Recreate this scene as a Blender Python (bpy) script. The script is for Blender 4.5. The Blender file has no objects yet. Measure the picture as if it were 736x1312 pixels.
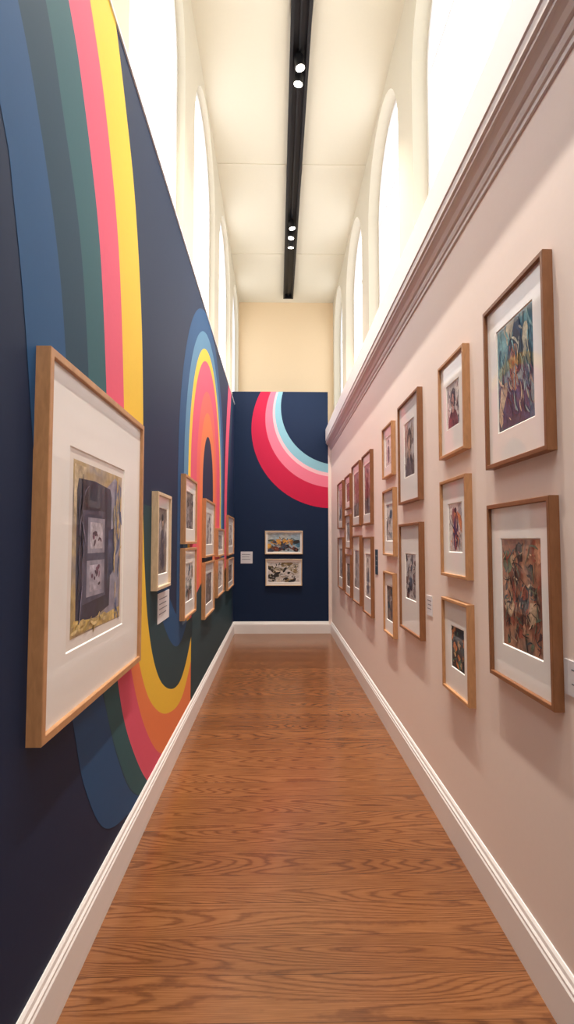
import bpy, bmesh, math, random
from mathutils import Vector
random.seed(4)
S=bpy.context.scene
try:
    S.view_settings.view_transform='Standard'
    S.view_settings.look='None'
except Exception as e: print(e)

# ---------------------------------------------------------------- constants
WL=-0.73; WR=0.925; YF=9.0; YB=-2.2; ZC=6.3
XOL=-0.76; XOR=1.12; YBK=10.35
TOPL=3.88; TOPR=3.42

def lin(c):
    o=[]
    for v in c[:3]:
        v/=255.0
        o.append(v/12.92 if v<=0.04045 else ((v+0.055)/1.055)**2.4)
    return (o[0],o[1],o[2],1.0)

def new_mat(name):
    m=bpy.data.materials.new(name); m.use_nodes=True
    nt=m.node_tree; b=nt.nodes['Principled BSDF']
    return m,nt,b

def paint(name,rgb,rough=0.6,var=0.04,bump=0.03,scale=40,coat=0.0,metal=0.0,spec=0.5):
    m,nt,b=new_mat(name)
    tc=nt.nodes.new('ShaderNodeTexCoord')
    n=nt.nodes.new('ShaderNodeTexNoise'); n.inputs['Scale'].default_value=scale; n.inputs['Detail'].default_value=4
    nt.links.new(tc.outputs['Object'],n.inputs['Vector'])
    mr=nt.nodes.new('ShaderNodeMapRange'); mr.inputs['To Min'].default_value=1-var; mr.inputs['To Max'].default_value=1+var
    nt.links.new(n.outputs['Fac'],mr.inputs['Value'])
    mx=nt.nodes.new('ShaderNodeVectorMath'); mx.operation='SCALE'; mx.inputs[0].default_value=lin(rgb)[:3]
    nt.links.new(mr.outputs['Result'],mx.inputs['Scale'])
    nt.links.new(mx.outputs[0],b.inputs['Base Color'])
    if bump>0:
        bp=nt.nodes.new('ShaderNodeBump'); bp.inputs['Strength'].default_value=bump; bp.inputs['Distance'].default_value=0.01
        nt.links.new(n.outputs['Fac'],bp.inputs['Height']); nt.links.new(bp.outputs[0],b.inputs['Normal'])
    b.inputs['Roughness'].default_value=rough
    b.inputs['Metallic'].default_value=metal
    b.inputs['Specular IOR Level'].default_value=spec
    if coat>0:
        b.inputs['Coat Weight'].default_value=coat; b.inputs['Coat Roughness'].default_value=0.03
    return m

def emis(name,rgb,st):
    m,nt,b=new_mat(name)
    b.inputs['Base Color'].default_value=(0.8,0.8,0.8,1)
    b.inputs['Emission Color'].default_value=lin(rgb)
    b.inputs['Emission Strength'].default_value=st
    return m

def wood(name,rgb,stretch=(30,3,3)):
    m,nt,b=new_mat(name)
    tc=nt.nodes.new('ShaderNodeTexCoord'); mp=nt.nodes.new('ShaderNodeMapping')
    mp.inputs['Scale'].default_value=(60,14,14)
    nt.links.new(tc.outputs['Object'],mp.inputs['Vector'])
    n=nt.nodes.new('ShaderNodeTexNoise'); n.inputs['Scale'].default_value=1.2; n.inputs['Detail'].default_value=5; n.inputs['Distortion'].default_value=0.6
    nt.links.new(mp.outputs[0],n.inputs['Vector'])
    r=nt.nodes.new('ShaderNodeValToRGB')
    c=lin(rgb)
    r.color_ramp.elements[0].position=0.25; r.color_ramp.elements[0].color=(c[0]*0.82,c[1]*0.79,c[2]*0.75,1)
    r.color_ramp.elements[1].position=0.75; r.color_ramp.elements[1].color=(min(c[0]*1.08,1),min(c[1]*1.07,1),c[2]*1.07,1)
    nt.links.new(n.outputs['Fac'],r.inputs[0]); nt.links.new(r.outputs[0],b.inputs['Base Color'])
    b.inputs['Roughness'].default_value=0.42
    return m

def floor_mat():
    m,nt,b=new_mat('oak_floor_boards')
    N=nt.nodes.new; L=nt.links.new
    def math_(op,a,bv=None,c=None):
        n=N('ShaderNodeMath'); n.operation=op
        for i,v in enumerate((a,bv,c)):
            if v is None: continue
            if isinstance(v,(int,float)): n.inputs[i].default_value=v
            else: L(v,n.inputs[i])
        return n.outputs[0]
    tc=N('ShaderNodeTexCoord'); sp=N('ShaderNodeSeparateXYZ'); L(tc.outputs['Object'],sp.inputs[0])
    x=sp.outputs[0]; y=sp.outputs[1]
    bw=0.19
    yb=math_('DIVIDE',y,bw)
    idx=math_('FLOOR',yb); fr=math_('FRACT',yb)
    wn=N('ShaderNodeTexWhiteNoise'); wn.noise_dimensions='1D'; L(idx,wn.inputs['W'])
    rnd=wn.outputs['Value']
    cx=N('ShaderNodeCombineXYZ')
    L(math_('ADD',math_('MULTIPLY',x,0.75),math_('MULTIPLY',rnd,37.0)),cx.inputs[0])
    L(math_('MULTIPLY',y,7.0),cx.inputs[1]); L(math_('MULTIPLY',rnd,11.0),cx.inputs[2])
    n1=N('ShaderNodeTexNoise'); n1.inputs['Scale'].default_value=1.0; n1.inputs['Detail'].default_value=0.5; n1.inputs['Roughness'].default_value=0.3
    L(cx.outputs[0],n1.inputs['Vector'])
    cx2=N('ShaderNodeCombineXYZ'); L(math_('MULTIPLY',x,30.0),cx2.inputs[0]); L(math_('MULTIPLY',y,70.0),cx2.inputs[1]); L(rnd,cx2.inputs[2])
    n2=N('ShaderNodeTexNoise'); n2.inputs['Scale'].default_value=1.0; n2.inputs['Detail'].default_value=2; L(cx2.outputs[0],n2.inputs['Vector'])
    ph=math_('ADD',math_('MULTIPLY',n1.outputs['Fac'],165.0),math_('MULTIPLY',n2.outputs['Fac'],2.4))
    ring=math_('MULTIPLY_ADD',math_('SINE',ph),0.5,0.5)
    ring=math_('POWER',ring,3.0)
    cx3=N('ShaderNodeCombineXYZ'); L(math_('MULTIPLY',x,7.0),cx3.inputs[0]); L(math_('MULTIPLY',y,240.0),cx3.inputs[1])
    n3=N('ShaderNodeTexNoise'); n3.inputs['Scale'].default_value=1.0; n3.inputs['Detail'].default_value=2; L(cx3.outputs[0],n3.inputs['Vector'])
    n4=N('ShaderNodeTexNoise'); n4.inputs['Scale'].default_value=1.6; n4.inputs['Detail'].default_value=2; L(tc.outputs['Object'],n4.inputs['Vector'])
    v=math_('ADD',math_('MULTIPLY',ring,0.25),math_('MULTIPLY',n3.outputs['Fac'],0.62))
    v=math_('ADD',v,math_('MULTIPLY',rnd,0.12))
    v=math_('ADD',v,math_('MULTIPLY',n4.outputs['Fac'],0.15))
    r=N('ShaderNodeValToRGB'); e=r.color_ramp.elements
    e[0].position=0.25; e[0].color=lin((150,100,61))
    e[1].position=0.95; e[1].color=lin((58,32,18))
    k=e.new(0.55); k.color=lin((118,73,42))
    L(v,r.inputs[0])
    s1=math_('LESS_THAN',fr,0.016)
    mix=N('ShaderNodeMix'); mix.data_type='RGBA'; mix.inputs['B'].default_value=lin((48,27,16))
    L(math_('MULTIPLY',s1,0.65),mix.inputs['Factor']); L(r.outputs[0],mix.inputs['A'])
    L(mix.outputs['Result'],b.inputs['Base Color'])
    b.inputs['Roughness'].default_value=0.22
    b.inputs['Specular IOR Level'].default_value=0.6
    bp=N('ShaderNodeBump'); bp.inputs['Strength'].default_value=0.08; bp.inputs['Distance'].default_value=0.002
    L(math_('MULTIPLY',v,-1.0),bp.inputs['Height']); L(bp.outputs[0],b.inputs['Normal'])
    return m

def art_mat(name,cols,scale=3.0,line=0.0,seed=0.0,stretch=(1,1),dist=0.4):
    """brushy painted ground"""
    m,nt,b=new_mat(name); N=nt.nodes.new; L=nt.links.new
    uv=N('ShaderNodeTexCoord'); mp=N('ShaderNodeMapping')
    mp.inputs['Scale'].default_value=(stretch[0],stretch[1],1); mp.inputs['Location'].default_value=(seed*3.17,seed*1.7,seed)
    L(uv.outputs['UV'],mp.inputs['Vector'])
    n=N('ShaderNodeTexNoise'); n.inputs['Scale'].default_value=scale; n.inputs['Detail'].default_value=4; n.inputs['Distortion'].default_value=dist
    L(mp.outputs[0],n.inputs['Vector'])
    r=N('ShaderNodeValToRGB'); r.color_ramp.interpolation='LINEAR'; e=r.color_ramp.elements
    k=len(cols); e[0].position=0.3; e[0].color=lin(cols[0]); e[1].position=0.7; e[1].color=lin(cols[-1])
    for i in range(1,k-1):
        q=e.new(0.3+0.4*i/(k-1)); q.color=lin(cols[i])
    L(n.outputs['Fac'],r.inputs[0])
    out=r.outputs[0]
    n2=N('ShaderNodeTexNoise'); n2.inputs['Scale'].default_value=scale*6; n2.inputs['Detail'].default_value=5; L(mp.outputs[0],n2.inputs['Vector'])
    mr=N('ShaderNodeMapRange'); mr.inputs['From Min'].default_value=0.3; mr.inputs['From Max'].default_value=0.7
    mr.inputs['To Min'].default_value=0.7; mr.inputs['To Max'].default_value=1.25; L(n2.outputs['Fac'],mr.inputs['Value'])
    mu=N('ShaderNodeVectorMath'); mu.operation='SCALE'; L(out,mu.inputs[0]); L(mr.outputs[0],mu.inputs['Scale']); out=mu.outputs[0]
    L(out,b.inputs['Base Color']); b.inputs['Roughness'].default_value=0.6
    b.inputs['Coat Weight'].default_value=0.6; b.inputs['Coat Roughness'].default_value=0.03
    return m

# ---------------------------------------------------------------- mesh helpers
def mesh_obj(name,verts,faces,mats,midx=None,origin=None,uvs=None,smooth=False):
    if origin is None:
        mn=[min(v[i] for v in verts) for i in range(3)]; mx=[max(v[i] for v in verts) for i in range(3)]
        origin=[(mn[i]+mx[i])/2 for i in range(3)]
    me=bpy.data.meshes.new(name)
    me.from_pydata([(v[0]-origin[0],v[1]-origin[1],v[2]-origin[2]) for v in verts],[],faces)
    for m in mats: me.materials.append(m)
    if midx:
        for p,i in zip(me.polygons,midx): p.material_index=i
    if uvs:
        uvl=me.uv_layers.new(name='UVMap')
        for p in me.polygons:
            if p.index in uvs:
                for li,uv in zip(p.loop_indices,uvs[p.index]): uvl.data[li].uv=uv
    o=bpy.data.objects.new(name,me); o.location=origin
    S.collection.objects.link(o)
    if smooth:
        for p in me.polygons: p.use_smooth=True
    return o

def fixn(o):
    bm=bmesh.new(); bm.from_mesh(o.data); bmesh.ops.recalc_face_normals(bm,faces=bm.faces); bm.to_mesh(o.data); bm.free()

class MB:
    def __init__(s): s.v=[]; s.f=[]; s.m=[]; s.uv={}
    def box(s,x0,x1,y0,y1,z0,z1,mi=0):
        b=len(s.v)
        s.v+= [(x0,y0,z0),(x1,y0,z0),(x1,y1,z0),(x0,y1,z0),(x0,y0,z1),(x1,y0,z1),(x1,y1,z1),(x0,y1,z1)]
        for f in ((0,3,2,1),(4,5,6,7),(0,1,5,4),(1,2,6,5),(2,3,7,6),(3,0,4,7)):
            s.f.append(tuple(b+i for i in f)); s.m.append(mi)
    def face(s,pts,mi=0,uv=None):
        b=len(s.v); s.v+=pts; s.f.append(tuple(range(b,b+len(pts)))); s.m.append(mi)
        if uv: s.uv[len(s.f)-1]=uv
    def cyl(s,c,axis,r,h,n=24,mi=0,r2=None,capm=None):
        a=Vector(axis).normalized(); t=a.orthogonal().normalized(); u=a.cross(t)
        if r2 is None: r2=r
        b=len(s.v); c=Vector(c)
        for k,(rr,hh) in enumerate(((r,0),(r2,h))):
            for i in range(n):
                an=2*math.pi*i/n
                s.v.append(tuple(c+a*hh+t*rr*math.cos(an)+u*rr*math.sin(an)))
        for i in range(n):
            j=(i+1)%n; s.f.append((b+i,b+j,b+n+j,b+n+i)); s.m.append(mi)
        s.f.append(tuple(b+i for i in range(n))[::-1]); s.m.append(mi)
        s.f.append(tuple(b+n+i for i in range(n))); s.m.append(mi if capm is None else capm)
    def obj(s,name,mats,**k): return mesh_obj(name,s.v,s.f,mats,s.m,uvs=s.uv or None,**k)

def box_obj(name,x0,x1,y0,y1,z0,z1,mat):
    b=MB(); b.box(x0,x1,y0,y1,z0,z1); return b.obj(name,[mat])

# ---------------------------------------------------------------- materials
M_navy=paint('navy_wall_paint',(19,40,72),0.6,0.05,0.02,spec=0.25)
M_blush=paint('cream_wall_paint',(242,228,220),0.6,0.015,0.02)
M_cream=paint('cream_plaster',(228,220,199),0.8,0.015,0.02)
M_pier=paint('cream_plaster_pier',(214,205,184),0.8,0.015,0.02)
M_beige=paint('warm_beige_plaster',(240,214,176),0.8,0.02,0.02)
M_white=paint('white_trim_gloss',(242,240,240),0.35,0.01,0.0)
M_mauve=paint('grey_cornice_paint',(216,209,207),0.4,0.02,0.0)
M_black=paint('black_track_metal',(16,15,18),0.5,0.05,0.0)
M_pane=emis('daylit_frosted_glass',(240,246,255),1.4)
M_lens=emis('spotlight_lens_glow',(255,246,232),12)
M_mat=paint('white_mat_board',(240,238,236),0.7,0.01,0.0,coat=0.7)
M_bevel=paint('mat_bevel_core',(250,248,244),0.7,0.0,0.0)
M_label=paint('label_card',(226,226,232),0.6,0.02,0.0)
M_text=paint('label_print',(120,125,140),0.6,0.02,0.0)
W_oak=wood('light_oak_frame',(196,148,106))
W_brown=wood('brown_oak_frame',(146,99,66))
W_pale=wood('pale_ash_frame',(222,200,170))
C={ 'blue':(32,80,126),'teal':(24,62,84),'green':(44,92,102),'pink':(224,90,118),'yellow':(238,196,66),
    'orange':(234,130,82),'dgreen':(34,66,76),'lblue':(88,136,170),'red':(204,34,76),'rose':(236,128,154),'pale':(242,196,206),'sky':(140,194,212),'salmon':(234,108,98)}
MC={k:paint('mural_'+k,v,0.6,0.03,0.02,spec=0.25) for k,v in C.items()}

# ---------------------------------------------------------------- room shell
box_obj('floor',-1.0,1.4,YB,YBK,-0.1,0.0,floor_mat())
box_obj('wall_left',WL-0.2,WL,YB,YF,0,TOPL,M_navy)
box_obj('wall_right',WR,XOR+0.2,YB,YF+0.1,0,TOPR,M_blush)
box_obj('wall_far',WL-0.2,0.875,YF,YF+0.12,0,4.11,M_navy)
box_obj('wall_far_return',0.875,WR,YF-0.02,YF+0.12,0,TOPR,M_blush)
box_obj('wall_behind',-1.0,1.4,YBK,YBK+0.1,0,ZC+0.1,M_beige)
box_obj('wall_back',-1.0,1.4,YB-0.1,YB,0,ZC+0.1,M_cream)

b=MB()
b.box(-1.05,1.45,YB-0.1,YBK+0.1,ZC,ZC+0.1)
for yb in (0.2,2.35,4.45,6.55,8.65):
    b.box(XOL,0.11,yb-0.10,yb+0.10,ZC-0.008,ZC+0.01); b.box(0.32,XOR,yb-0.10,yb+0.10,ZC-0.008,ZC+0.01)
b.obj('ceiling',[M_cream])

wins=[(-1.6,0.0),(0.5,2.1),(2.6,4.2),(4.7,6.3),(6.8,8.4),(8.9,10.2)]
def clerestory(name,x,sgn,z0,sill,dep):
    """wall plane at x with arched openings and reveals going outward (sgn)."""
    b=MB(); n=18; zt=ZC+0.02
    ys=[YB]
    for a,c in wins: ys+=[a,c]
    ys.append(YBK)
    for i in range(0,len(ys),2):   # piers
        b.face([(x,ys[i],z0),(x,ys[i+1],z0),(x,ys[i+1],zt),(x,ys[i],zt)])
    for a,c in wins:
        r=(c-a)/2; cy=(a+c)/2; apex=6.2; rz=0.80; zs=apex-rz
        b.face([(x,a,z0),(x,c,z0),(x,c,sill),(x,a,sill)])
        arc=[(cy-r*math.cos(math.pi*i/n),zs+rz*math.sin(math.pi*i/n)) for i in range(n+1)]
        for i in range(n):
            (y0,za),(y1,zb)=arc[i],arc[i+1]
            b.face([(x,y0,za),(x,y1,zb),(x,y1,zt),(x,y0,zt)])
        loop=[(a,sill)]+arc+[(c,sill)]
        for i in range(len(loop)):
            p=loop[i]; q=loop[(i+1)%len(loop)]
            b.face([(x,p[0],p[1]),(x,q[0],q[1]),(x+sgn*dep,q[0],q[1]),(x+sgn*dep,p[0],p[1])])
    w=b.obj(name,[M_pier])
    for k,(a,c) in enumerate(wins):
        r=(c-a)/2; cy=(a+c)/2; apex=6.2; rz=0.80; zs=apex-rz
        wb=MB(); xp=x+sgn*dep
        arc=[(cy-r*math.cos(math.pi*i/n),zs+rz*math.sin(math.pi*i/n)) for i in range(n+1)]
        wb.face([(xp,a,sill)]+[(xp,p,q) for p,q in arc]+[(xp,c,sill)],0)
        t=0.045; xi=xp-sgn*0.025
        loop=[(a,sill)]+arc+[(c,sill)]
        cz=(sill+apex)/2
        inner=[]
        for (p,q) in loop:
            inner.append((cy+(p-cy)*(1-t/r), cz+(q-cz)*(1-t/(apex-cz))))
        for i in range(len(loop)):
            j=(i+1)%len(loop)
            wb.face([(xi,)+loop[i],(xi,)+loop[j],(xi,)+inner[j],(xi,)+inner[i]],1)
            wb.face([(xi,)+inner[i],(xi,)+inner[j],(xp,)+inner[j],(xp,)+inner[i]],1)
        xm=xp-sgn*0.012
        wb.box(min(xm,xp),max(xm,xp),a,c,zs-0.015,zs+0.015,1)
        wb.obj('window_%d'%(k+1+(0 if sgn<0 else len(wins))),[M_pane,M_white])
clerestory('wall_left_clerestory',XOL,-1,TOPL-0.1,3.95,0.09)
clerestory('wall_right_clerestory',XOR,1,TOPR-0.1,3.55,0.15)

def extrude_y(name,wall,prof,y0,y1,mats,midx=None):
    """prof: closed list of (n,z); n measured from wall into the room"""
    sx=(lambda n:WL+n) if wall=='L' else (lambda n:WR-n)
    k=len(prof); v=[(sx(n),y0,z) for n,z in prof]+[(sx(n),y1,z) for n,z in prof]
    f=[(i,(i+1)%k,k+(i+1)%k,k+i) for i in range(k)]; mi=list(midx) if midx else [0]*k
    f.append(tuple(range(k))); f.append(tuple(range(k,2*k))[::-1]); mi+=[0,0]
    o=mesh_obj(name,v,f,mats,mi); fixn(o); return o
box_obj('trim_1',XOL-0.02,WL+0.008,YB,YF,TOPL,TOPL+0.018,M_white)
bb=[(0,0),(0.022,0),(0.022,0.15),(0.018,0.158),(0.018,0.168),(0.012,0.176),(0.010,0.19),(0.004,0.2),(0,0.2)]
extrude_y('baseboard_left','L',bb,YB,YF,[M_white]); extrude_y('baseboard_right','R',bb,YB,YF-0.02,[M_white])
v=[(WL+0.01,YF-n,z) for n,z in bb]+[(WR-0.01,YF-n,z) for n,z in bb]; k=len(bb)
o=mesh_obj('baseboard_far',v,[(i,(i+1)%k,k+(i+1)%k,k+i) for i in range(k)]+[tuple(range(k)),tuple(range(k,2*k))[::-1]],[M_white]); fixn(o)
cor=[(0,3.09),(0.010,3.09),(0.010,3.11),(0.018,3.115),(0.024,3.13),(0.024,3.145),(0.036,3.15),(0.048,3.17),(0.064,3.185),(0.076,3.19),(0.076,3.205),(0.088,3.21),(0.088,3.25),(0.095,3.255),(0.095,TOPR+0.03),(0,TOPR+0.03)]
extrude_y('trim_2','R',cor,YB,YF-0.02,[M_mauve,M_white],[0]*13+[1,1,0])
box_obj('trim_3',WR-0.02,XOR+0.02,YB,YF+0.1,TOPR,TOPR+0.03,M_white)

# ---------------------------------------------------------------- murals
def catmull(P,n=14):
    out=[]; P=[P[0]]+list(P)+[P[-1]]
    for i in range(1,len(P)-2):
        p0,p1,p2,p3=P[i-1],P[i],P[i+1],P[i+2]
        for k in range(n):
            t=k/n
            out.append(tuple(0.5*((2*p1[j])+(-p0[j]+p2[j])*t+(2*p0[j]-5*p1[j]+4*p2[j]-p3[j])*t*t+(-p0[j]+3*p1[j]-3*p2[j]+p3[j])*t**3) for j in range(2)))
    out.append(P[-2]); return out
def resample(P,N=160):
    d=[0]
    for a,c in zip(P,P[1:]): d.append(d[-1]+math.hypot(c[0]-a[0],c[1]-a[1]))
    out=[];j=0
    for i in range(N+1):
        t=d[-1]*i/N
        while j<len(P)-2 and d[j+1]<t: j+=1
        s=(t-d[j])/max(d[j+1]-d[j],1e-9); out.append((P[j][0]+(P[j+1][0]-P[j][0])*s,P[j][1]+(P[j+1][1]-P[j][1])*s))
    return out
E0=[(0.3,3.25),(0.8,3.2),(1.15,2.98),(1.37,2.66),(1.43,2.5),(1.51,2.21),(1.62,1.7),(1.78,1.25),(1.95,.90),(2.08,.62),(2.34,.33),(2.75,.2),(3.3,.12),(3.9,.1)]
E1=[(0.3,3.5),(0.8,3.5),(1.15,3.32),(1.42,3.07),(1.57,2.84),(1.71,2.55),(1.80,2.25),(1.9,1.7),(2.08,1.2),(2.28,.9),(2.5,.56),(2.8,.26),(3.3,.06),(3.9,0)]
E2=[(0.5,3.75),(0.9,3.72),(1.3,3.52),(1.59,3.25),(1.75,2.99),(1.915,2.675),(2.02,2.27),(2.10,1.7),(2.18,1.25),(2.29,.9),(2.51,.56),(2.81,.26),(3.3,.06),(3.9,0)]
E3=[(0.9,4.0),(1.2,3.88),(1.5,3.68),(1.76,3.44),(1.91,3.24),(2.12,2.8),(2.24,2.25),(2.32,1.6),(2.40,1.2),(2.5,.874),(2.7,.563),(3.1,.19),(3.5,.05),(3.9,0)]
E4b=[(1.2,4.2),(1.5,4.05),(1.75,3.88),(1.97,3.64),(2.17,3.37),(2.38,2.9),(2.5,2.26),(2.54,1.6),(2.60,1.2),(2.72,.89),(3.0,.53),(3.4,.23),(3.9,.08),(4.6,.05)]
E4=[(1.2,4.2),(1.5,4.05),(1.75,3.88),(1.97,3.65),(2.17,3.38),(2.38,2.91),(2.5,2.27),(2.56,1.7),(2.68,1.25),(2.87,.895),(3.16,.606),(3.63,.40),(4.2,.36),(4.8,.66)]
E5=[(1.6,4.35),(1.9,4.22),(2.1,4.10),(2.24,3.94),(2.45,3.64),(2.64,3.30),(2.80,2.77),(2.87,2.24),(2.90,1.7),(3.05,1.08),(3.37,.69),(3.88,.50),(4.3,.56),(4.8,.9)]
E6=[(3.08,2.3),(3.15,1.7),(3.3,1.2),(3.6,.92),(3.95,.78),(4.3,.86),(4.7,1.15)]
E7=[(3.38,2.3),(3.4,1.7),(3.52,1.3),(3.75,1.1),(4.0,1.0),(4.3,1.1),(4.7,1.4)]
E5c=[(2.865,2.24),(2.90,1.7),(3.05,1.08),(3.37,.69),(3.88,.50),(4.3,.56),(4.8,.9)]
def strip(bm_v,bm_f,bm_m,A,B,mi,off):
    A=resample(catmull(A)); B=resample(catmull(B)); b=len(bm_v)
    for p,q in zip(A,B): bm_v.append((WL+off,p[0],p[1])); bm_v.append((WL+off,q[0],q[1]))
    for i in range(len(A)-1):
        bm_f.append((b+2*i,b+2*i+1,b+2*i+3,b+2*i+2)); bm_m.append(mi)
def clip(o,planes):
    bm=bmesh.new(); bm.from_mesh(o.data)
    for co,no in planes:
        co=Vector(co)-o.location
        bmesh.ops.bisect_plane(bm,geom=bm.verts[:]+bm.edges[:]+bm.faces[:],plane_co=co,plane_no=no,clear_outer=True)
    bm.to_mesh(o.data); bm.free()
names=['blue','teal','green','pink','orange','yellow','dgreen','lblue','salmon']
mats=[MC[n] for n in names]; ix={n:i for i,n in enumerate(names)}
V=[];F=[];MI=[]
for A,B,c in ((E0,E1,'blue'),(E1,E2,'teal'),(E2,E3,'green'),(E3,E4b,'pink'),(E4b,E4,'orange'),(E4,E5,'yellow')):
    strip(V,F,MI,A,B,ix[c],0.0012)
o=mesh_obj('wall_mural_wave',V,F,mats,MI,origin=(WL,0,0)); clip(o,[((0,4.58,0),(0,1,0)),((0,0,TOPL),(0,0,1)),((0,0,0.19),(0,0,-1))])
V=[];F=[];MI=[]
cy,zc=5.62,2.10
def arch_edge(rx,rz,z_low):
    P=[(cy-rx,z_low),(cy-rx,(z_low+zc)/2),(cy-rx,zc-0.05)]
    P+=[(cy-rx*math.cos(a),zc+rz*math.sin(a)) for a in [math.pi*i/16 for i in range(17)]]
    P+=[(cy+rx,zc-0.05),(cy+rx,(z_low+zc)/2),(cy+rx,z_low)]; return P
radii=[(1.72,1.80,'blue'),(1.47,1.60,'lblue'),(1.27,1.44,'yellow'),(1.15,1.32,'pink'),(0.82,1.02,'salmon'),(0.62,0.80,'orange'),(0.42,0.55,'teal')]
for i in range(len(radii)-1):
    a=radii[i]; c=radii[i+1]
    strip(V,F,MI,arch_edge(a[0],a[1],0.9),arch_edge(c[0],c[1],0.9),ix[a[2]],0.0012)
P=catmull([(4.58,1.0),(5.2,1.15),(6.0,1.2),(7.0,1.1),(8.0,1.25),(9.0,1.5)])
strip(V,F,MI,[(p[0],0.15) for p in P[::8]],P[::8],ix['dgreen'],0.0024)
s1=[(7.4,0.9),(7.35,2.0),(7.5,3.0),(8.0,4.2)]; s2=[(7.75,0.9),(7.7,2.0),(7.9,2.9),(8.5,4.2)]; s3=[(8.0,0.9),(8.0,2.0),(8.2,2.8),(8.9,4.2)]
strip(V,F,MI,s1,s2,ix['pink'],0.0024); strip(V,F,MI,s2,s3,ix['teal'],0.0024)
o=mesh_obj('wall_mural_arch',V,F,mats,MI,origin=(WL,0,0)); clip(o,[((0,YF-0.005,0),(0,1,0)),((0,0,TOPL),(0,0,1)),((0,0,0.19),(0,0,-1))])
V=[];F=[];MI=[]
strip(V,F,MI,E5c,E6,ix['dgreen'],0.0006); strip(V,F,MI,E6,E7,ix['blue'],0.0006)
o=mesh_obj('wall_mural_inner_curve',V,F,mats,MI,origin=(WL,0,0)); clip(o,[((0,4.58,0),(0,1,0)),((0,0,1.75),(0,0,1)),((0,0,0.19),(0,0,-1))])
V=[];F=[];MI=[]
fm=[MC['red'],MC['rose'],MC['pale'],MC['sky']]
ts=[0,0.47,0.72,0.8,1.0]
def ring(t,n=96):
    cx=.927+(1.06-.927)*t; cz=3.47+(3.84-3.47)*t; r=1.364+(.993-1.364)*t
    return [(cx+r*math.cos(2*math.pi*i/n),cz+r*math.sin(2*math.pi*i/n)) for i in range(n+1)]
for k in range(4):
    A=ring(ts[k]);B=ring(ts[k+1]); b=len(V)
    for p,q in zip(A,B): V.append((p[0],YF-0.0015,p[1])); V.append((q[0],YF-0.0015,q[1]))
    for i in range(len(A)-1): F.append((b+2*i,b+2*i+1,b+2*i+3,b+2*i+2)); MI.append(k)
o=mesh_obj('wall_mural_rings',V,F,fm,MI,origin=(0,YF,0)); clip(o,[((0.875,0,0),(1,0,0)),((0,0,4.11),(0,0,1))])

# ---------------------------------------------------------------- framed pictures
_flat={}
def ink(rgb):
    if rgb not in _flat:
        _flat[rgb]=art_mat('art_pigment_%d_%d_%d'%rgb,[tuple(int(v*.8) for v in rgb),rgb,tuple(min(255,int(v*1.2)+6) for v in rgb)],5,0,len(_flat)+1)
    return _flat[rgb]
def blob(cx,cy,rx,ry,n=14,j=0.25,rot=0,R=random):
    P=[]
    for i in range(n):
        a=2*math.pi*i/n; k=1+R.uniform(-j,j)
        x=rx*k*math.cos(a); y=ry*k*math.sin(a)
        P.append((min(.995,max(.005,cx+x*math.cos(rot)-y*math.sin(rot))),min(.995,max(.005,cy+x*math.sin(rot)+y*math.cos(rot)))))
    return P
def rect(a,b_,c,d): return [(a,c),(b_,c),(b_,d),(a,d)]
def strokes(seed,cols,n,l0=.04,l1=.14,w0=.006,w1=.02,ang=None,box=(.06,.94,.06,.94)):
    """curved brush strokes"""
    R=random.Random(seed); out=[]
    for i in range(n):
        cx,cy=R.uniform(*box[:2]),R.uniform(*box[2:]); a=R.uniform(0,math.pi) if ang is None else R.gauss(ang,.35)
        l=R.uniform(l0,l1); w=R.uniform(w0,w1); bend=R.uniform(-8,8)
        top=[];bot=[]
        for k in range(7):
            t=(k/6-.5)*2*l; ww=w*math.sqrt(max(0.05,1-(abs(k-3)/3.2)**2)); aa=a+bend*t*.5
            x=cx+t*math.cos(aa); y=cy+t*math.sin(aa)
            f=lambda v:min(.995,max(.005,v))
            top.append((f(x-ww*math.sin(aa)),f(y+ww*math.cos(aa)))); bot.append((f(x+ww*math.sin(aa)),f(y-ww*math.cos(aa))))
        out.append((top+bot[::-1],ink(R.choice(cols))))
    return out
def scatter(seed,cols,n,smin=.05,smax=.16,asp=1.0,lines=0,box=(0.04,.96,.04,.96)):
    R=random.Random(seed); out=[]
    for i in range(n):
        s=R.uniform(smin,smax)
        out.append((blob(R.uniform(box[0],box[1]),R.uniform(box[2],box[3]),s*R.uniform(.5,1.4),s*R.uniform(.5,1.4)*asp,10,.3,R.uniform(0,3),R),ink(R.choice(cols))))
    return out+(strokes(seed+500,[(26,26,34)],lines,.05,.2,.004,.012) if lines else [])
def portrait(seed,bg,hair,skin,coat_,extra=()):
    R=random.Random(seed)
    L=[(blob(R.uniform(.1,.9),R.uniform(.1,.9),R.uniform(.1,.22),R.uniform(.1,.2),10,.3,R.uniform(0,3),R),ink(R.choice(bg))) for _ in range(12)]
    L+=[([(.12,.01),(.88,.01),(.86,.2),(.72,.34),(.58,.40),(.42,.40),(.26,.33),(.14,.18)],ink(coat_)),
        (blob(.48,.66,.21,.22,16,.15,0,R),ink(hair)),(blob(.52,.60,.12,.16,16,.1,.2,R),ink(skin)),
        ([(.44,.46),(.56,.46),(.60,.36),(.5,.31),(.40,.36)],ink(skin))]
    return L+list(extra)
def figure(seed,body,skin,bg=()):
    R=random.Random(seed); L=[]
    for _ in range(8 if bg else 0):
        L.append((blob(R.uniform(.1,.9),R.uniform(.1,.9),R.uniform(.1,.25),R.uniform(.08,.18),10,.3,R.uniform(0,3),R),ink(R.choice(bg))))
    L+=[(blob(.5,.38,.20,.32,14,.18,0,R),ink(body)),(blob(.5,.81,.085,.095,12,.08,0,R),ink(skin)),(blob(.49,.86,.09,.06,12,.1,0,R),ink((36,30,36)))]
    L+=strokes(seed+9,[body,skin,(40,36,44)],10,.04,.12,.006,.02,1.4,(.3,.7,.1,.7))
    return L

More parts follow.
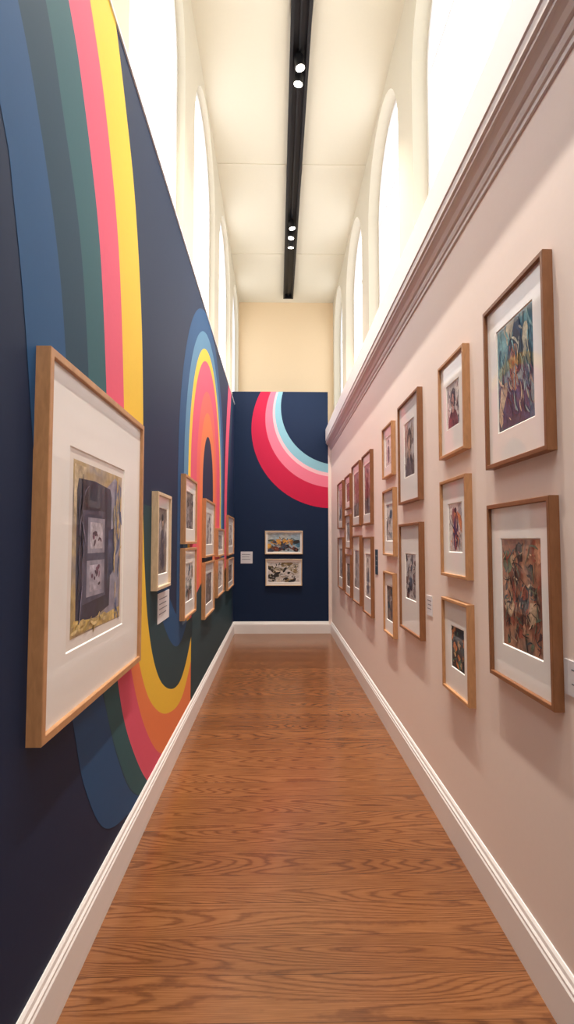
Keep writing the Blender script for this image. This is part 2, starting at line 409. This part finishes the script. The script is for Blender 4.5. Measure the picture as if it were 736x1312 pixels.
def picture(wall,a0,a1,z0,z1,depth,bar,art,wd,win,layers=(),name='framed_picture'):
    """win=(fa0,fa1,fz0,fz1) fractions of outer size for mat opening"""
    def P(a,z,n):
        if wall=='L': return (WL+n,a,z)
        if wall=='R': return (WR-n,a,z)
        return (a,YF-n,z)
    b=MB()
    def ringp(i,n): return [P(a0+i,z0+i,n),P(a1-i,z0+i,n),P(a1-i,z1-i,n),P(a0+i,z1-i,n)]
    ch=0.002; nm=depth-0.014
    rings=[ringp(0,0),ringp(0,depth-ch),ringp(ch,depth),ringp(bar-ch,depth),ringp(bar,depth-ch),ringp(bar,nm)]
    for r0,r1 in zip(rings,rings[1:]):
        for i in range(4):
            j=(i+1)%4; b.face([r0[i],r0[j],r1[j],r1[i]],0)
    b.face(rings[0][::-1],0)
    w=a1-a0; h=z1-z0
    wa0,wa1,wz0,wz1=a0+w*win[0],a0+w*win[1],z0+h*win[2],z0+h*win[3]
    o0=rings[-1]; o1=[P(wa0,wz0,nm),P(wa1,wz0,nm),P(wa1,wz1,nm),P(wa0,wz1,nm)]
    e=0.004; o2=[P(wa0+e,wz0+e,nm-0.004),P(wa1-e,wz0+e,nm-0.004),P(wa1-e,wz1-e,nm-0.004),P(wa0+e,wz1-e,nm-0.004)]
    for i in range(4):
        j=(i+1)%4; b.face([o0[i],o0[j],o1[j],o1[i]],1); b.face([o1[i],o1[j],o2[j],o2[i]],2)
    b.face(o2,3,uv=[(0,0),(1,0),(1,1),(0,1)])
    ms=[wd,M_mat,M_bevel,art]; aw=wa1-wa0-2*e; ah=wz1-wz0-2*e
    st=0.0032/max(1,len(layers))
    for q,(pts,lm) in enumerate(layers):
        if lm not in ms: ms.append(lm)
        n=nm-0.0037+min(0.0003,st)*(q+1)
        b.face([P(wa0+e+aw*f,wz0+e+ah*g,n) for f,g in pts],ms.index(lm),uv=list(pts))
    return b.obj(name,ms)

A_teal=art_mat('art_teal_ground',[(24,44,70),(40,92,110),(96,146,156),(60,110,124)],2.5,0,1)
A_ink=art_mat('art_umber_ground',[(70,50,50),(140,88,70),(176,130,104),(90,84,84)],2.5,0,2)
A_gry=art_mat('art_grey_paper',[(206,200,198),(186,182,186),(222,218,214)],2,0,3)
A_wht=art_mat('art_white_paper',[(228,224,220),(216,212,210),(234,230,228)],2,0,4)
A_drk=art_mat('art_dark_ground',[(26,30,44),(40,48,60),(24,28,36)],3,0,5)
A_sep=art_mat('art_sepia_ground',[(150,136,126),(120,106,100),(182,166,154)],3,0,6)
A_roc=art_mat('art_sky_ground',[(200,196,180),(150,178,196),(226,214,184)],1.6,0,8)
A_gold=art_mat('art_ochre_ground',[(150,136,106),(190,164,110),(150,140,132),(206,178,116)],2.2,0,10)
L_nvy=art_mat('art_navy_block',[(28,33,56),(38,45,72),(22,27,46)],2,0.0,11)
L_lil=art_mat('art_lilac_block',[(120,120,144),(150,148,166),(104,106,132)],2,0.0,12)
L_grey=art_mat('art_slate_block',[(60,66,92),(78,82,106),(48,54,80)],2,0.0,13)
L_sheet=paint('deckled_paper',(230,223,218),0.8,0.03,0.0,coat=0.5)

big=[(rect(.06,.95,.05,.95),A_gold),
 ([(.62,.09),(.93,.12),(.94,.88),(.80,.93),(.60,.84)],L_lil),
 ([(.08,.66),(.22,.70),(.26,.93),(.08,.93)],ink((190,172,140))),
 ([(.13,.13),(.12,.40),(.12,.80),(.14,.86),(.40,.87),(.70,.85),(.73,.80),(.73,.42),(.71,.15),(.44,.11)],L_nvy),
 ([(.66,.30),(.80,.36),(.82,.62),(.68,.60)],ink((60,70,104))),
 ([(.22,.20),(.21,.70),(.62,.71),(.63,.22)],L_grey),
 (rect(.30,.60,.47,.665),L_lil),(rect(.29,.60,.235,.43),L_lil),
 (rect(.34,.56,.495,.64),ink((184,178,192))),(rect(.335,.555,.26,.405),ink((172,166,184))),
 ([(.09,.06),(.93,.055),(.92,.12),(.5,.10),(.10,.135)],ink((208,180,108)))]
big+=strokes(71,[(84,46,72),(60,36,60),(120,80,104)],8,.01,.03,.008,.016,None,(.38,.53,.51,.62))
big+=strokes(72,[(84,46,72),(60,36,60),(120,80,104)],8,.01,.03,.008,.016,None,(.37,.53,.28,.39))
big+=strokes(73,[(186,156,96),(160,146,124),(206,180,130),(90,110,150)],26,.03,.12,.006,.018,1.5,(.78,.93,.1,.9))
big+=strokes(74,[(24,30,52),(60,70,104),(100,100,126)],14,.03,.12,.004,.010,1.5,(.14,.24,.15,.83))
big+=strokes(75,[(206,184,130),(180,158,100)],12,.03,.1,.006,.014,0.1,(.1,.9,.06,.12))
picture('L',1.59,2.72,0.95,2.14,0.047,0.026,L_sheet,W_oak,(0.175,0.745,0.19,0.775),layers=big)
std=(0.2,0.8,0.22,0.78)
lil=[(176,168,170),(120,112,120),(150,140,140)]
rockc=[(40,46,48),(70,84,70),(150,110,60),(60,66,90),(216,160,70),(30,34,40),(120,60,50),(60,110,140)]
rock=scatter(51,rockc,34,.04,.12,1.3,0,(.04,.96,.05,.62))+strokes(53,rockc,60,.02,.08,.006,.02,None,(.05,.95,.06,.75))
bwc=[(24,26,30),(50,54,56),(196,186,166),(30,34,34),(150,130,90),(40,40,44)]
bw=scatter(52,bwc,30,.04,.12,1.2)+strokes(54,bwc+[(228,222,208),(24,26,30)],90,.02,.09,.006,.018)
P_=[
 ('L',3.10,3.49,1.26,1.84,.04,.02,A_sep,W_pale,(0.15,.85,.15,.85),figure(21,(90,84,96),(190,160,140),lil)),
 ('L',4.02,4.61,1.525,2.06,.04,.02,A_sep,W_oak,std,scatter(22,lil+[(70,60,66)],14,lines=8)),
 ('L',4.02,4.61,.95,1.495,.04,.02,A_gry,W_oak,std,scatter(23,[(60,80,110),(150,110,90),(90,110,110)],14,lines=8)),
 ('L',5.17,5.95,1.385,1.965,.04,.02,A_wht,W_oak,std,scatter(24,lil,10)),('L',5.17,5.95,.79,1.34,.04,.02,A_sep,W_oak,std,scatter(25,lil,10)),
 ('L',6.28,7.05,1.36,1.70,.04,.02,A_gry,W_oak,std,scatter(26,lil,10)),('L',6.28,7.05,.88,1.33,.04,.02,A_wht,W_oak,std,scatter(27,lil,10)),
 ('L',7.6,8.6,1.34,1.92,.04,.02,A_wht,W_oak,std,scatter(28,lil,8)),('L',7.6,8.6,.84,1.29,.04,.02,A_sep,W_oak,std,scatter(29,lil,8)),
 ('R',1.717,2.234,1.85,2.53,.035,.018,A_teal,W_brown,(.2,.8,.2,.82),
   portrait(31,[(30,56,86),(50,96,120),(110,150,156),(26,36,56),(170,164,140)],(34,36,50),(176,136,106),(36,62,98),
    strokes(32,[(24,34,56),(50,96,120),(120,160,164),(36,70,110),(30,44,70),(190,184,160)],110,.03,.12,.005,.016,1.2)+strokes(60,[(186,146,112),(110,60,50),(160,70,50)],18,.02,.06,.006,.014,1.3,(.4,.62,.4,.74)))),
 ('R',1.717,2.234,1.0,1.70,.035,.018,A_ink,W_brown,(.17,.8,.2,.8),
   scatter(33,[(60,40,44),(150,80,64),(180,134,108),(96,110,90),(200,174,146),(70,76,84)],30,.04,.12,.9,0)+
   strokes(61,[(34,28,34),(50,38,42),(196,168,140),(150,76,60),(90,104,88),(60,70,80)],150,.02,.11,.004,.012)),
 ('R',2.486,2.88,1.99,2.50,.035,.016,A_gry,W_oak,(.25,.75,.28,.74),portrait(34,[(190,180,180),(120,116,130),(210,200,196)],(70,60,76),(186,140,130),(120,60,66),strokes(62,[(90,80,96),(200,190,190),(60,50,66),(150,80,80)],30,.03,.1,.008,.02,1.3))),
 ('R',2.486,2.88,1.365,1.87,.035,.016,A_wht,W_oak,(.22,.75,.25,.75),figure(35,(40,50,96),(200,140,90),[(206,130,80),(150,100,96),(190,180,180)])+strokes(63,[(30,36,70),(206,120,70),(120,80,96),(220,200,180)],30,.03,.12,.01,.025,1.3)),
 ('R',2.486,2.88,.775,1.25,.035,.016,A_drk,W_oak,(.22,.72,.27,.72),scatter(36,[(60,110,96),(196,120,66),(24,30,46),(170,150,120),(30,60,70)],22,.05,.15,1,0)+strokes(64,[(24,28,40),(70,120,100),(206,140,80)],26,.03,.1,.01,.02)),
 ('R',3.31,3.867,1.81,2.53,.035,.018,A_gry,W_brown,(.25,.75,.25,.78),portrait(37,[(176,160,150),(140,126,120)],(86,70,66),(190,160,140),(104,96,100),strokes(65,[(120,104,98),(190,176,164),(76,64,64)],30,.03,.12,.008,.02,1.4))),
 ('R',3.31,3.867,.93,1.67,.035,.018,A_gry,W_brown,(.25,.75,.3,.72),scatter(38,[(90,100,120),(60,56,70),(150,140,140),(120,90,84)],16,.05,.15,.8,8)+strokes(66,[(70,74,90),(180,176,180),(110,80,76)],30,.03,.1,.008,.02)),
 ('R',4.08,4.455,2.065,2.49,.035,.016,A_wht,W_oak,std,figure(39,(120,120,130),(170,140,120))),
 ('R',4.05,4.46,1.43,1.965,.035,.016,A_wht,W_oak,std,scatter(40,lil+[(90,110,140)],10,lines=6)),
 ('R',4.08,4.46,.80,1.30,.035,.016,A_sep,W_oak,std,scatter(41,[(60,80,100)]+lil,14)),
 ('R',5.03,5.54,1.71,2.43,.035,.018,A_sep,W_brown,(.15,.85,.15,.85),figure(42,(90,70,66),(180,150,130),lil)),
 ('R',5.03,5.54,.82,1.59,.035,.018,A_wht,W_brown,std,figure(43,(90,96,120),(160,130,120))),
 ('R',5.72,6.3,1.715,2.43,.035,.018,A_sep,W_brown,(.15,.85,.15,.85),scatter(44,lil,10)),('R',5.72,6.3,.85,1.61,.035,.018,A_gry,W_brown,std,scatter(45,lil,10)),
 ('R',6.46,6.98,1.95,2.38,.035,.018,A_sep,W_brown,std,scatter(49,lil,8)),('R',6.46,6.98,1.45,1.88,.035,.018,A_gry,W_brown,std,scatter(46,lil,8)),('R',6.46,6.98,.86,1.38,.035,.018,A_sep,W_brown,std,scatter(50,lil,8)),
 ('R',7.2,7.8,1.72,2.38,.035,.018,A_gry,W_brown,(.15,.85,.15,.85),scatter(47,lil,8)),('R',7.2,7.8,.88,1.6,.035,.018,A_gry,W_brown,std,scatter(48,lil,8)),
 ('F',-.2,.437,1.325,1.72,.03,.016,A_roc,W_pale,(.06,.94,.09,.91),rock),
 ('F',-.19,.425,.795,1.245,.03,.016,A_wht,W_pale,(.06,.94,.12,.88),bw),
 ]
for a in P_: picture(*a)

# ---------------------------------------------------------------- labels
def label(wall,a0,a1,z0,z1,rows=3,mat=M_label,name='wall_label'):
    b=MB(); t=0.004
    def P(a,z,n):
        if wall=='L': return (WL+n,a,z)
        if wall=='R': return (WR-n,a,z)
        return (a,YF-n,z)
    r0=[P(a0,z0,0),P(a1,z0,0),P(a1,z1,0),P(a0,z1,0)]; r1=[P(a0,z0,t),P(a1,z0,t),P(a1,z1,t),P(a0,z1,t)]
    for i in range(4):
        j=(i+1)%4; b.face([r0[i],r0[j],r1[j],r1[i]])
    b.face(r1); b.face(r0[::-1]); h=(z1-z0)/(rows+2)
    for k in range(rows):
        zz=z1-h*(k+1.2); w=(a1-a0)*(0.72 if k%2 else 0.8)
        b.face([P(a0+(a1-a0)*.1,zz-h*.14,t+.0004),P(a0+w,zz-h*.14,t+.0004),P(a0+w,zz+h*.06,t+.0004),P(a0+(a1-a0)*.1,zz+h*.06,t+.0004)],1)
    b.obj(name,[mat,M_text])
label('R',1.50,1.706,1.065,1.175)
label('R',3.16,3.27,1.10,1.22)
label('R',4.85,4.97,1.24,1.47,mat=MC['teal'])
label('L',3.28,3.62,1.04,1.225,4)
label('F',-.61,-.41,1.17,1.37)

# ---------------------------------------------------------------- ceiling track + spotlights
b=MB()
b.box(.12,.15,YB,10.0,ZC-.09,ZC+.01); b.box(.28,.31,YB,10.0,ZC-.09,ZC+.01); b.box(.12,.31,YB,10.0,ZC-.02,ZC+.012); b.box(.12,.31,9.97,10.0,ZC-.09,ZC+.01)
b.box(.205,.225,YB,9.97,ZC-.045,ZC-.02)
b.obj('ceiling_light_track',[M_black])
def spot(y,tgt,power,ang=75,col=(1,.90,.78)):
    c=Vector((.215,y,ZC-.13)); d=(Vector(tgt)-c).normalized()
    b=MB(); b.cyl(c-d*0.07,d,.048,.10,mi=0); b.cyl(c+d*0.031,d,.052,.012,mi=0); b.cyl(c+d*0.043,d,.043,.002,mi=1,capm=1)
    b.cyl((.215,y,ZC-.10),(0,0,1),.012,.06,n=12)
    h=b.obj('track_spotlight',[M_black,M_lens])
    l=bpy.data.lights.new('spot_lamp','SPOT'); l.energy=power; l.spot_size=math.radians(ang); l.spot_blend=1.0; l.color=col; l.shadow_soft_size=.05
    o=bpy.data.objects.new('lamp',l); o.parent=h; o.location=c+d*.06-h.location; o.rotation_euler=d.to_track_quat('-Z','Y').to_euler(); S.collection.objects.link(o)
spot(-1.2,(.9,-.2,1.2),200,100); spot(-0.4,(.2,-.2,0),170,100); spot(0.6,(.5,.9,0),320,90); spot(2.4,(.925,2.7,1.9),560,80); spot(3.6,(-.4,3.6,0),360,90)  # extra spots out of view, added to brighten the lower corridor
spot(4.9,(.925,5.0,1.6),430,80); spot(5.08,(-.5,5.6,0.5),340,80)
spot(7.55,(.925,7.5,1.8),360,80); spot(7.8,(-.5,7.7,0.5),310,80); spot(8.05,(.1,9,1.8),300,75)

# ---------------------------------------------------------------- world + camera
w=bpy.data.worlds.new('sky_world'); S.world=w; w.use_nodes=True
w.node_tree.nodes['Background'].inputs[0].default_value=(.8,.88,1,1); w.node_tree.nodes['Background'].inputs[1].default_value=1.0
cam=bpy.data.cameras.new('camera'); cam.sensor_fit='VERTICAL'; cam.sensor_height=36; cam.lens=36*680/1312
co=bpy.data.objects.new('camera',cam); co.location=(0,0,1.55)
co.rotation_euler=(math.radians(90)+math.atan(37/680),0,-math.atan(13/680)); S.collection.objects.link(co); cam.clip_start=.02
S.camera=co
